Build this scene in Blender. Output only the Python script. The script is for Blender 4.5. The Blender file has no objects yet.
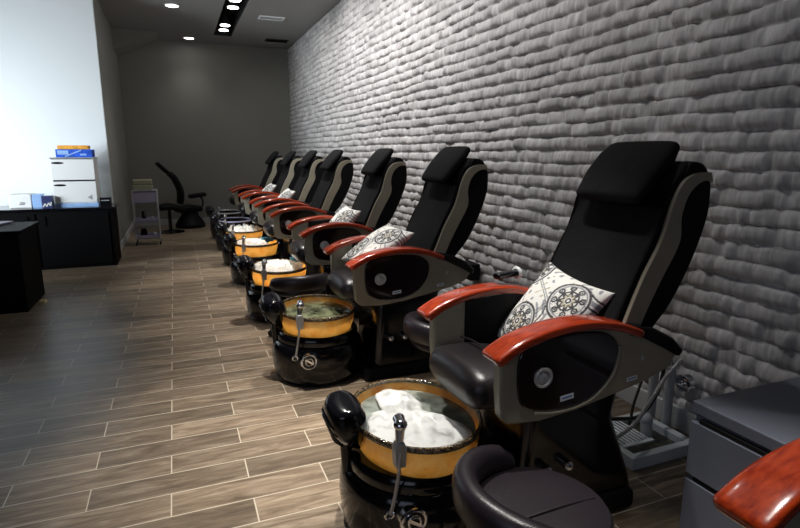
import bpy, bmesh, math, random
import numpy as np
from mathutils import Vector, Matrix
random.seed(7)
rng = np.random.default_rng(11)
SC = bpy.context.scene
COL = SC.collection
PI = math.pi

# ------------------------------------------------------------------ materials
def new_mat(name):
    m = bpy.data.materials.new(name); m.use_nodes = True
    nt = m.node_tree
    return m, nt, nt.nodes['Principled BSDF']

def pm(name, col, rough=.5, metal=0., coat=0., spec=.5, noise=0., nscale=8., bump=0., bscale=60., stretch=(1, 1, 1), trans=0., ior=1.45):
    m, nt, b = new_mat(name)
    b.inputs['Base Color'].default_value = (*col, 1)
    b.inputs['Roughness'].default_value = rough
    b.inputs['Metallic'].default_value = metal
    b.inputs['Coat Weight'].default_value = coat
    b.inputs['Coat Roughness'].default_value = .08
    b.inputs['Specular IOR Level'].default_value = spec
    b.inputs['Transmission Weight'].default_value = trans
    b.inputs['IOR'].default_value = ior
    tc = nt.nodes.new('ShaderNodeTexCoord'); mp = nt.nodes.new('ShaderNodeMapping')
    mp.inputs['Scale'].default_value = stretch
    nt.links.new(tc.outputs['Object'], mp.inputs['Vector'])
    if noise:
        n = nt.nodes.new('ShaderNodeTexNoise'); n.inputs['Scale'].default_value = nscale; n.inputs['Detail'].default_value = 5
        nt.links.new(mp.outputs[0], n.inputs['Vector'])
        r = nt.nodes.new('ShaderNodeValToRGB')
        r.color_ramp.elements[0].position = .3; r.color_ramp.elements[1].position = .7
        r.color_ramp.elements[0].color = (*[c * (1 - noise) for c in col], 1)
        r.color_ramp.elements[1].color = (*[min(1, c * (1 + noise)) for c in col], 1)
        nt.links.new(n.outputs['Fac'], r.inputs[0]); nt.links.new(r.outputs[0], b.inputs['Base Color'])
    if bump:
        n2 = nt.nodes.new('ShaderNodeTexNoise'); n2.inputs['Scale'].default_value = bscale; n2.inputs['Detail'].default_value = 3
        nt.links.new(mp.outputs[0], n2.inputs['Vector'])
        bp = nt.nodes.new('ShaderNodeBump'); bp.inputs['Strength'].default_value = bump; bp.inputs['Distance'].default_value = .01
        nt.links.new(n2.outputs['Fac'], bp.inputs['Height']); nt.links.new(bp.outputs[0], b.inputs['Normal'])
    return m

def emit(name, col, s):
    m, nt, b = new_mat(name)
    b.inputs['Base Color'].default_value = (*col, 1)
    b.inputs['Emission Color'].default_value = (*col, 1)
    b.inputs['Emission Strength'].default_value = s
    return m

M = {}
M['fabric'] = pm('black_fabric', (.006, .006, .007), .8, spec=.25, bump=.25, bscale=25, noise=.3)
M['leather'] = pm('dark_brown_leather', (.013, .010, .012), .34, bump=.12, bscale=180, spec=.6)
M['stool_leather'] = pm('brown_leather', (.015, .011, .015), .34, bump=.10, bscale=180, spec=.6)
M['black_gloss'] = pm('black_gloss', (.004, .004, .006), .14, coat=.3, spec=.4)
M['black_matt'] = pm('black_matt', (.004, .004, .005), .6, spec=.2)
M['black_lam'] = pm('black_laminate', (.0025, .0025, .003), .6, spec=.08)
M['beige'] = pm('beige_plastic', (.30, .275, .21), .4, noise=.06)
M['inset'] = pm('dark_inset', (.009, .003, .003), .16, coat=.7)
M['chrome'] = pm('chrome', (.75, .76, .80), .12, metal=1)
M['silver'] = pm('silver_paint', (.52, .53, .55), .35, metal=.5)
M['hose'] = pm('steel_hose', (.55, .55, .57), .28, metal=1, bump=.6, bscale=300)
M['white'] = pm('white_paint', (.78, .80, .80), .5)
M['sticker'] = pm('sticker_white', (.72, .76, .82), .5)
M['sticker_ink'] = pm('sticker_ink', (.10, .20, .45), .5)
M['grey_cab'] = pm('grey_cabinet', (.20, .22, .275), .30, noise=.05)
M['gap_shade'] = pm('gap_shade_dark', (.008, .008, .01), .6)  # near-black colour that paints the shade in drawer gaps
M['tray_white'] = pm('tray_white', (.62, .68, .72), .4)
M['murk'] = pm('drain_murk', (.06, .06, .045), .35, noise=.7, nscale=40)
M['rubber'] = pm('rubber', (.008, .008, .008), .5)
M['pvc'] = pm('pvc', (.42, .44, .47), .5)
M['green_dark'] = pm('water_tint', (.15, .16, .09), .06, noise=.9, nscale=16, bump=.5, bscale=14, coat=.5)
M['clear_water'] = pm('water_clear', (.17, .19, .16), .05, noise=.8, nscale=10, bump=.35, bscale=16, coat=.5)
M['blue'] = pm('blue_card', (.02, .10, .62), .45, noise=.35, nscale=18)
M['yellow'] = pm('yellow_card', (.85, .36, .04), .5, noise=.3, nscale=20)
M['pale_blue'] = pm('pale_blue_plastic', (.30, .48, .80), .35, noise=.12)
M['navy'] = pm('navy_plastic', (.03, .04, .12), .3)
M['lilac'] = pm('lilac_plastic', (.36, .34, .48), .45)
M['olive'] = pm('olive_towel', (.30, .31, .22), .8, bump=.3)
M['teal'] = pm('teal_plastic', (.05, .28, .36), .3)
M['pale_cream'] = pm('cream_flat', (.85, .72, .38), .6)
M['lamp'] = emit('lamp_glow', (1, .97, .92), 14)

def mahogany():
    m, nt, b = new_mat('mahogany')
    tc = nt.nodes.new('ShaderNodeTexCoord'); mp = nt.nodes.new('ShaderNodeMapping'); mp.inputs['Scale'].default_value = (3, 40, 40)
    n = nt.nodes.new('ShaderNodeTexNoise'); n.inputs['Scale'].default_value = 2.2; n.inputs['Detail'].default_value = 6
    r = nt.nodes.new('ShaderNodeValToRGB')
    r.color_ramp.elements[0].position = .3; r.color_ramp.elements[0].color = (.22, .016, .005, 1)
    r.color_ramp.elements[1].position = .72; r.color_ramp.elements[1].color = (.46, .052, .010, 1)
    nt.links.new(tc.outputs['Object'], mp.inputs[0]); nt.links.new(mp.outputs[0], n.inputs['Vector'])
    nt.links.new(n.outputs['Fac'], r.inputs[0]); nt.links.new(r.outputs[0], b.inputs['Base Color'])
    b.inputs['Roughness'].default_value = .22; b.inputs['Coat Weight'].default_value = .6; b.inputs['Coat Roughness'].default_value = .1
    return m
M['wood'] = mahogany()

def amber():
    m, nt, b = new_mat('amber_glass')
    tc = nt.nodes.new('ShaderNodeTexCoord')
    n = nt.nodes.new('ShaderNodeTexNoise'); n.inputs['Scale'].default_value = 5; n.inputs['Detail'].default_value = 6; n.inputs['Roughness'].default_value = .7
    r = nt.nodes.new('ShaderNodeValToRGB')
    r.color_ramp.elements[0].position = .37; r.color_ramp.elements[0].color = (.40, .095, .015, 1)
    e = r.color_ramp.elements.new(.51); e.color = (.84, .42, .07, 1)
    r.color_ramp.elements[-1].position = .66; r.color_ramp.elements[-1].color = (1, .86, .46, 1)
    nt.links.new(tc.outputs['Object'], n.inputs['Vector']); nt.links.new(n.outputs['Fac'], r.inputs[0])
    v = nt.nodes.new('ShaderNodeTexVoronoi'); v.inputs['Scale'].default_value = 60; v.feature = 'DISTANCE_TO_EDGE'
    nt.links.new(tc.outputs['Object'], v.inputs['Vector'])
    bp = nt.nodes.new('ShaderNodeBump'); bp.inputs['Strength'].default_value = .35; bp.inputs['Distance'].default_value = .006
    nt.links.new(v.outputs['Distance'], bp.inputs['Height']); nt.links.new(bp.outputs[0], b.inputs['Normal'])
    nt.links.new(r.outputs[0], b.inputs['Base Color'])
    b.inputs['Roughness'].default_value = .15; b.inputs['Coat Weight'].default_value = .4
    tr = nt.nodes.new('ShaderNodeBsdfTranslucent'); tr.inputs['Color'].default_value = (1, .74, .32, 1)
    mx = nt.nodes.new('ShaderNodeMixShader'); mx.inputs[0].default_value = .45
    nt.links.new(b.outputs[0], mx.inputs[1]); nt.links.new(tr.outputs[0], mx.inputs[2])
    nt.links.new(mx.outputs[0], nt.nodes['Material Output'].inputs['Surface'])
    return m
M['amber'] = amber()

def rim_mat():
    m, nt, b = new_mat('mosaic_rim')
    tc = nt.nodes.new('ShaderNodeTexCoord')
    v = nt.nodes.new('ShaderNodeTexVoronoi'); v.inputs['Scale'].default_value = 170
    nt.links.new(tc.outputs['Object'], v.inputs['Vector'])
    r = nt.nodes.new('ShaderNodeValToRGB')
    r.color_ramp.elements[0].color = (.02, .013, .008, 1); r.color_ramp.elements[1].color = (.22, .15, .08, 1)
    r.color_ramp.elements[0].position = .25; r.color_ramp.elements[1].position = .9
    sp = nt.nodes.new('ShaderNodeSeparateColor'); nt.links.new(v.outputs['Color'], sp.inputs[0])
    nt.links.new(sp.outputs[0], r.inputs[0]); nt.links.new(r.outputs[0], b.inputs['Base Color'])
    bp = nt.nodes.new('ShaderNodeBump'); bp.inputs['Strength'].default_value = .5; bp.inputs['Distance'].default_value = .004
    nt.links.new(v.outputs['Distance'], bp.inputs['Height']); nt.links.new(bp.outputs[0], b.inputs['Normal'])
    b.inputs['Roughness'].default_value = .12; b.inputs['Coat Weight'].default_value = .6
    return m
M['rim'] = rim_mat()

def liner_mat():
    m, nt, b = new_mat('white_foam')
    b.inputs['Roughness'].default_value = .35; b.inputs['Coat Weight'].default_value = .3
    tc = nt.nodes.new('ShaderNodeTexCoord'); n = nt.nodes.new('ShaderNodeTexNoise'); n.inputs['Scale'].default_value = 11; n.inputs['Detail'].default_value = 6; n.inputs['Distortion'].default_value = .8
    nt.links.new(tc.outputs['Object'], n.inputs['Vector'])
    r = nt.nodes.new('ShaderNodeValToRGB'); r.color_ramp.elements[0].position = .33; r.color_ramp.elements[1].position = .52
    r.color_ramp.elements[0].color = (.34, .36, .34, 1); r.color_ramp.elements[1].color = (.94, .95, .94, 1)
    nt.links.new(n.outputs['Fac'], r.inputs[0]); nt.links.new(r.outputs[0], b.inputs['Base Color'])
    tr = nt.nodes.new('ShaderNodeBsdfTranslucent'); tr.inputs['Color'].default_value = (.93, .93, .90, 1)
    mx = nt.nodes.new('ShaderNodeMixShader'); mx.inputs[0].default_value = .35
    nt.links.new(b.outputs[0], mx.inputs[1]); nt.links.new(tr.outputs[0], mx.inputs[2])
    nt.links.new(mx.outputs[0], nt.nodes['Material Output'].inputs['Surface'])
    return m
M['liner'] = liner_mat()

def vcol_mat():
    m, nt, b = new_mat('printed_cotton')
    a = nt.nodes.new('ShaderNodeAttribute'); a.attribute_name = 'Print'
    nt.links.new(a.outputs['Color'], b.inputs['Base Color']); b.inputs['Roughness'].default_value = .85
    return m
M['print'] = vcol_mat()

def floor_mat():
    m, nt, b = new_mat('wood_look_tile')
    N = nt.nodes.new; L = nt.links.new
    g = N('ShaderNodeNewGeometry'); mp = N('ShaderNodeMapping')
    mp.inputs['Location'].default_value = (.112 + .64 * 20, -2.635 + .1625 * 200, 0)
    L(g.outputs['Position'], mp.inputs['Vector'])
    br = N('ShaderNodeTexBrick')
    br.offset = .5; br.offset_frequency = 2; br.squash = 1
    br.inputs['Scale'].default_value = 1; br.inputs['Brick Width'].default_value = .64; br.inputs['Row Height'].default_value = .1625
    br.inputs['Mortar Size'].default_value = .0028; br.inputs['Mortar Smooth'].default_value = .1; br.inputs['Bias'].default_value = 0
    br.inputs['Color1'].default_value = (0, 0, 0, 1); br.inputs['Color2'].default_value = (1, 1, 1, 1); br.inputs['Mortar'].default_value = (.5, .5, .5, 1)
    L(mp.outputs[0], br.inputs['Vector'])
    # grain: stretched noise, shifted per plank
    sc = N('ShaderNodeMapping'); sc.inputs['Scale'].default_value = (2.2, 16, 1)
    L(g.outputs['Position'], sc.inputs['Vector'])
    ad = N('ShaderNodeVectorMath'); ad.operation = 'MULTIPLY_ADD'
    L(br.outputs['Color'], ad.inputs[0]); ad.inputs[1].default_value = (17, 31, 9); L(sc.outputs[0], ad.inputs[2])
    n = N('ShaderNodeTexNoise'); n.inputs['Scale'].default_value = 1.6; n.inputs['Detail'].default_value = 9; n.inputs['Roughness'].default_value = .62; n.inputs['Distortion'].default_value = 1.1
    L(ad.outputs[0], n.inputs['Vector'])
    r = N('ShaderNodeValToRGB')
    r.color_ramp.elements[0].position = .28; r.color_ramp.elements[0].color = (.095, .066, .043, 1)
    e = r.color_ramp.elements.new(.5); e.color = (.215, .16, .108, 1)
    r.color_ramp.elements[-1].position = .74; r.color_ramp.elements[-1].color = (.40, .315, .23, 1)
    L(n.outputs['Fac'], r.inputs[0])
    hs = N('ShaderNodeHueSaturation')
    sp = N('ShaderNodeSeparateColor'); L(br.outputs['Color'], sp.inputs[0])
    ma = N('ShaderNodeMath'); ma.operation = 'MULTIPLY_ADD'; L(sp.outputs[0], ma.inputs[0]); ma.inputs[1].default_value = .62; ma.inputs[2].default_value = .66
    L(ma.outputs[0], hs.inputs['Value']); L(r.outputs[0], hs.inputs['Color'])
    mx = N('ShaderNodeMix'); mx.data_type = 'RGBA'
    L(br.outputs['Fac'], mx.inputs['Factor']); L(hs.outputs[0], mx.inputs[6]); mx.inputs[7].default_value = (.60, .52, .41, 1)
    L(mx.outputs[2], b.inputs['Base Color'])
    b.inputs['Roughness'].default_value = .36
    bp = N('ShaderNodeBump'); bp.inputs['Strength'].default_value = .25; bp.inputs['Distance'].default_value = .004
    L(n.outputs['Fac'], bp.inputs['Height']); L(bp.outputs[0], b.inputs['Normal'])
    return m
M['floor'] = floor_mat()

def wall_relief_mat():
    m, nt, b = new_mat('relief_wall')
    N = nt.nodes.new; L = nt.links.new
    g = N('ShaderNodeNewGeometry'); mp = N('ShaderNodeMapping'); mp.inputs['Scale'].default_value = (1, 34, 7)
    L(g.outputs['Position'], mp.inputs[0])
    n = N('ShaderNodeTexNoise'); n.inputs['Scale'].default_value = 1.3; n.inputs['Detail'].default_value = 4
    L(mp.outputs[0], n.inputs['Vector'])
    bp = N('ShaderNodeBump'); bp.inputs['Strength'].default_value = .22; bp.inputs['Distance'].default_value = .012
    L(n.outputs['Fac'], bp.inputs['Height']); L(bp.outputs[0], b.inputs['Normal'])
    r = N('ShaderNodeValToRGB'); r.color_ramp.elements[0].color = (.36, .35, .35, 1); r.color_ramp.elements[1].color = (.60, .59, .595, 1)
    r.color_ramp.elements[0].position = .3; r.color_ramp.elements[1].position = .7
    L(n.outputs['Fac'], r.inputs[0])
    at = N('ShaderNodeAttribute'); at.attribute_name = 'Shade'
    hs = N('ShaderNodeHueSaturation'); L(r.outputs[0], hs.inputs['Color']); L(at.outputs['Fac'], hs.inputs['Value']); L(hs.outputs[0], b.inputs['Base Color'])
    b.inputs['Roughness'].default_value = .6
    return m
M['relief'] = wall_relief_mat()
M['grey_wall'] = pm('grey_wall', (.27, .27, .245), .7, bump=.05, bscale=120)
M['white_wall'] = pm('white_wall', (.74, .78, .80), .7)
M['ceiling'] = pm('ceiling_paint', (.30, .30, .29), .8)
M['slot'] = pm('slot_black', (.012, .012, .013), .6)
M['skirting'] = pm('skirting', (.55, .57, .58), .45)

# ------------------------------------------------------------------ mesh helpers
def nb(): return bmesh.new()

def box(bm, c, s, rot=None):
    m = Matrix.Translation(c)
    if rot is not None: m = m @ rot
    m = m @ Matrix.Diagonal((s[0], s[1], s[2], 1))
    return bmesh.ops.create_cube(bm, size=1, matrix=m)['verts']

def cyl(bm, p0, p1, r0, r1=None, n=20):
    p0 = Vector(p0); p1 = Vector(p1); d = p1 - p0
    m = Matrix.Translation((p0 + p1) / 2) @ d.to_track_quat('Z', 'Y').to_matrix().to_4x4()
    bmesh.ops.create_cone(bm, cap_ends=True, cap_tris=False, segments=n, radius1=r0, radius2=r0 if r1 is None else r1, depth=d.length, matrix=m)

def ball(bm, c, r, s=(1, 1, 1), rot=None, n=20):
    m = Matrix.Translation(c)
    if rot is not None: m = m @ rot
    m = m @ Matrix.Diagonal((r * s[0], r * s[1], r * s[2], 1))
    bmesh.ops.create_uvsphere(bm, u_segments=n, v_segments=max(8, n * 2 // 3), radius=1, matrix=m)

def torus(bm, c, R, r, axis=(0, 0, 1), n=28, k=8, sx=1, sy=1):
    q = Vector(axis).to_track_quat('Z', 'Y').to_matrix()
    rings = []
    for i in range(n):
        a = 2 * PI * i / n
        ring = []
        for j in range(k):
            b = 2 * PI * j / k
            v = Vector(((R + r * math.cos(b)) * math.cos(a) * sx, (R + r * math.cos(b)) * math.sin(a) * sy, r * math.sin(b)))
            ring.append(bm.verts.new(Vector(c) + q @ v))
        rings.append(ring)
    for i in range(n):
        for j in range(k):
            bm.faces.new((rings[i][j], rings[(i + 1) % n][j], rings[(i + 1) % n][(j + 1) % k], rings[i][(j + 1) % k]))

def lathe(bm, prof, c=(0, 0, 0), sx=1, sy=1, n=48, cap=True):
    """prof: list of (r, z); sx, sy stretch the circle into an ellipse"""
    rings = []
    for r, z in prof:
        rings.append([bm.verts.new((c[0] + r * sx * math.cos(2 * PI * i / n), c[1] + r * sy * math.sin(2 * PI * i / n), c[2] + z)) for i in range(n)])
    for a, b in zip(rings, rings[1:]):
        for i in range(n):
            bm.faces.new((a[i], a[(i + 1) % n], b[(i + 1) % n], b[i]))
    if cap:
        bm.faces.new(rings[0][::-1]); bm.faces.new(rings[-1])

def prism(bm, prof, y0, y1):
    """profile in (x, z) pushed along y"""
    a = [bm.verts.new((x, y0, z)) for x, z in prof]; b = [bm.verts.new((x, y1, z)) for x, z in prof]
    n = len(prof)
    for i in range(n): bm.faces.new((a[i], a[(i + 1) % n], b[(i + 1) % n], b[i]))
    bm.faces.new(a[::-1]); bm.faces.new(b)

def slab(bm, poly, z0, z1):
    a = [bm.verts.new((x, y, z0)) for x, y in poly]; b = [bm.verts.new((x, y, z1)) for x, y in poly]
    n = len(poly)
    for i in range(n): bm.faces.new((a[i], a[(i + 1) % n], b[(i + 1) % n], b[i]))
    bm.faces.new(a[::-1]); bm.faces.new(b)

def loft(bm, path, hw, hh, side=(0, 1, 0), e=3.5, n=28, round_ends=0.):
    """rounded-box sections along a path; hw = half size along side, hh = half thickness"""
    P = [Vector(p) for p in path]; S = Vector(side).normalized()
    secs = []
    for i, p in enumerate(P):
        t = (P[min(i + 1, len(P) - 1)] - P[max(i - 1, 0)]).normalized()
        secs.append((p, t, hw[i], hh[i]))
    if round_ends:
        def endcap(sec, sgn):
            p, t, w, h = sec; out = []
            for f in (.35, .7, .92, 1.0):
                d = round_ends * f; k = math.sqrt(max(0, 1 - f * f))
                out.append((p + t * sgn * d, t, max(w - round_ends * (1 - k), .001), max(h * (.25 + .75 * k) if f < 1 else h * .12, .001)))
            return out
        secs = endcap(secs[0], -1)[::-1] + secs + endcap(secs[-1], 1)
    rings = []
    for p, t, w, h in secs:
        nn = t.cross(S).normalized(); ring = []
        for k in range(n):
            a = 2 * PI * k / n; ca, sa = math.cos(a), math.sin(a)
            u = math.copysign(abs(ca) ** (2 / e), ca) * w; v = math.copysign(abs(sa) ** (2 / e), sa) * h
            ring.append(bm.verts.new(p + S * u + nn * v))
        rings.append(ring)
    for a, b in zip(rings, rings[1:]):
        for i in range(n): bm.faces.new((a[i], a[(i + 1) % n], b[(i + 1) % n], b[i]))
    bm.faces.new(rings[0][::-1]); bm.faces.new(rings[-1])

def smooth_path(pts, per=8):
    P = [Vector(p) for p in pts]; out = []
    for i in range(len(P) - 1):
        p0 = P[max(i - 1, 0)]; p1 = P[i]; p2 = P[i + 1]; p3 = P[min(i + 2, len(P) - 1)]
        for k in range(per):
            t = k / per
            out.append(.5 * ((2 * p1) + (p2 - p0) * t + (2 * p0 - 5 * p1 + 4 * p2 - p3) * t * t + (3 * p1 - p0 - 3 * p2 + p3) * t ** 3))
    out.append(P[-1]); return out

def tube(bm, pts, r, n=10, per=8):
    P = smooth_path(pts, per) if per > 1 else [Vector(p) for p in pts]
    up = Vector((.31, .17, .94)); rings = []
    for i, p in enumerate(P):
        t = (P[min(i + 1, len(P) - 1)] - P[max(i - 1, 0)]).normalized()
        a = t.cross(up)
        if a.length < 1e-3: a = t.cross(Vector((1, 0, 0)))
        a.normalize(); b = t.cross(a)
        rings.append([bm.verts.new(p + a * r * math.cos(2 * PI * k / n) + b * r * math.sin(2 * PI * k / n)) for k in range(n)])
    for a, b in zip(rings, rings[1:]):
        for i in range(n): bm.faces.new((a[i], a[(i + 1) % n], b[(i + 1) % n], b[i]))
    bm.faces.new(rings[0][::-1]); bm.faces.new(rings[-1])

def obj(name, bm, mat, parent=None, bevel=0., seg=3, angle=40, label=None):
    bmesh.ops.recalc_face_normals(bm, faces=bm.faces[:])
    me = bpy.data.meshes.new(name); bm.to_mesh(me); bm.free()
    me.polygons.foreach_set('use_smooth', [True] * len(me.polygons))
    me.set_sharp_from_angle(angle=math.radians(angle))
    me.materials.append(M[mat] if isinstance(mat, str) else mat)
    o = bpy.data.objects.new(name, me); COL.objects.link(o)
    if parent is not None: o.parent = parent
    if bevel:
        b = o.modifiers.new('edge', 'BEVEL'); b.width = bevel; b.segments = seg; b.limit_method = 'ANGLE'; b.angle_limit = math.radians(35); b.harden_normals = True
    if label: o['label'] = label
    return o

def thing(name, label, cat, loc=(0, 0, 0), rz=0., group=None):
    o = bpy.data.objects.new(name, None); COL.objects.link(o); o.empty_display_size = .1
    o.location = loc; o.rotation_euler = (0, 0, rz); o['label'] = label; o['category'] = cat
    if group: o['group'] = group
    return o

def tag(o, label, cat, group=None, kind=None):
    o['label'] = label; o['category'] = cat
    if group: o['group'] = group
    if kind: o['kind'] = kind
    return o

def struct(name, bm, mat, **k):
    o = obj(name, bm, mat, **k); o['kind'] = 'structure'; return o

def dup(root, loc, rz, label):
    r = root.copy(); COL.objects.link(r); r.location = loc; r.rotation_euler = (0, 0, rz); r['label'] = label
    def rec(src, dst):
        for ch in src.children:
            c = ch.copy(); COL.objects.link(c); c.parent = dst; rec(ch, c)
    rec(root, r); return r

# ------------------------------------------------------------------ room
WX = 2.38; LX = -.83; FY = 12.05; WY = 8.66; CZ = 3.55
bm = nb(); box(bm, (-1.8, 5.0, -.05), (8.6, 15.6, .1)); struct('floor', bm, 'floor')
# ceiling with a recessed slot for the track
SX0, SX1, SY1 = .845, 1.165, 11.25
bm = nb()
box(bm, ((-6.1 + SX0) / 2, 5, CZ + .15), (SX0 + 6.1, 15.6, .3)); box(bm, ((SX1 + 2.55) / 2, 5, CZ + .15), (2.55 - SX1, 15.6, .3))
box(bm, ((SX0 + SX1) / 2, (SY1 + 12.8) / 2, CZ + .15), (SX1 - SX0, 12.8 - SY1, .3))
struct('ceiling', bm, 'ceiling')
bm = nb(); box(bm, ((SX0 + SX1) / 2, (SY1 - 2.8) / 2, CZ + .32), (SX1 - SX0 + .1, SY1 + 2.8, .04))
box(bm, (SX0 + .004, (SY1 - 2.8) / 2, CZ + .155), (.008, SY1 + 2.8, .29)); box(bm, (SX1 - .004, (SY1 - 2.8) / 2, CZ + .155), (.008, SY1 + 2.8, .29))
box(bm, ((SX0 + SX1) / 2, SY1 - .004, CZ + .155), (SX1 - SX0, .008, .29))
struct('trim_1', bm, 'slot')
bm = nb(); box(bm, (.8, FY + .05, CZ / 2), (3.4, .1, CZ)); struct('wall_far', bm, 'grey_wall')
bm = nb(); box(bm, (LX - .05, (WY + FY) / 2 + .05, CZ / 2), (.1, FY - WY - .1, CZ)); struct('wall_left', bm, 'grey_wall')
bm = nb(); box(bm, ((LX - 6) / 2, WY + .05, CZ / 2), (LX + 6 - .001, .1, CZ)); struct('wall_back', bm, 'white_wall')
# sloping bulkhead in the far left top corner
bm = nb(); prism(bm, [(LX, CZ), (LX, 3.20), (-.10, CZ)], 11.25, FY); struct('trim_2', bm, 'grey_wall')
bm = nb(); box(bm, ((LX + WX) / 2, FY - .008, .06), (WX - LX - .05, .016, .12)); struct('baseboard_far', bm, 'skirting', bevel=.004)
bm = nb(); box(bm, (LX + .008, (WY + FY) / 2, .06), (.016, FY - WY - .02, .12)); struct('baseboard_left', bm, 'skirting', bevel=.004)
bm = nb(); box(bm, (WX - .03, 5.9, .06), (.024, 13.3, .12)); struct('baseboard_right', bm, 'skirting', bevel=.004)

# relief wall on the right: rows of rolled, overlapping pads, real geometry
def relief_wall():
    pitch = .0845
    ys = np.concatenate([np.arange(-1.0, 5.0, .014), np.arange(5.0, FY + .02, .024)])
    nrow = int(CZ / pitch) + 1
    tt = np.array([0, .06, .14, .26, .4, .54, .68, .8, .9, .97])
    Z = []; X = []; SH = []
    ph = rng.uniform(0, 6.28, 6)
    wob = lambda r, y: .006 * np.sin(y * 1.7 + ph[0] + r * .45) + .004 * np.sin(y * 4.3 + ph[1] + r * .8)
    for r in range(nrow):
        edges = [-1.2]
        while edges[-1] < FY + .3: edges.append(edges[-1] + rng.choice([rng.uniform(.04, .075), rng.uniform(.08, .16), rng.uniform(.15, .24)], p=[.42, .46, .12]))
        edges = np.array(edges); k = np.searchsorted(edges, ys) - 1
        amp = rng.uniform(.014, .028, len(edges)); dz = rng.uniform(-.015, .015, len(edges)); off = rng.uniform(-.002, .016, len(edges)); tilt = rng.uniform(-.022, .022, len(edges))
        w = edges[np.minimum(k + 1, len(edges) - 1)] - edges[k]; s = (ys - edges[k]) / w
        ed = np.minimum(s, 1 - s) * w                                   # distance to the pad's side
        side = 1 - .75 * np.exp(-(ed / .018) ** 1.3)
        shade = rng.uniform(.80, 1.18, len(edges))
        for t in tt:
            SH.append(shade[k])
            prof = (1 - abs(2 * t - 1) ** 2.2) ** .75 * (.75 + .35 * (1 - t))   # fuller at the lower part
            x = amp[k] * prof * side + off[k] * min(1, 6 * t * (1 - t)) + tilt[k] * (s - .5) * min(1, 6 * t * (1 - t))
            z = (r + t) * pitch + dz[k] * math.sin(PI * t) ** .5 + wob(r + t, ys)
            X.append(np.maximum(x, -.004)); Z.append(np.clip(z, -.01, CZ + .03))
    X = np.array(X); Z = np.array(Z); nr, nc = X.shape
    co = np.empty((nr, nc, 3)); co[..., 0] = WX - X; co[..., 1] = ys[None, :]; co[..., 2] = Z
    idx = np.arange(nr * nc).reshape(nr, nc)
    q = np.stack([idx[:-1, :-1], idx[1:, :-1], idx[1:, 1:], idx[:-1, 1:]], -1).reshape(-1, 4)
    me = bpy.data.meshes.new('wall_right')
    me.from_pydata(co.reshape(-1, 3).tolist(), [], q.tolist()); me.update()
    me.polygons.foreach_set('use_smooth', [True] * len(me.polygons))
    at = me.attributes.new('Shade', 'FLOAT', 'POINT'); at.data.foreach_set('value', np.array(SH, dtype=np.float32).ravel())
    me.materials.append(M['relief'])
    o = bpy.data.objects.new('wall_right', me); COL.objects.link(o); o['kind'] = 'structure'
    bm = nb(); box(bm, (WX + .08, 5.8, CZ / 2), (.14, 14, CZ)); struct('wall_right_backing', bm, 'grey_wall', parent=o)
relief_wall()

# ------------------------------------------------------------------ pedicure chair
S = 1.053
def T(x, z): return (x * S - 1.35, 1.4 - S * (1.4 - z))
def TP(pts): return [T(*p) for p in pts]
HW = .28            # half width to the outer face of the side panels

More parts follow.
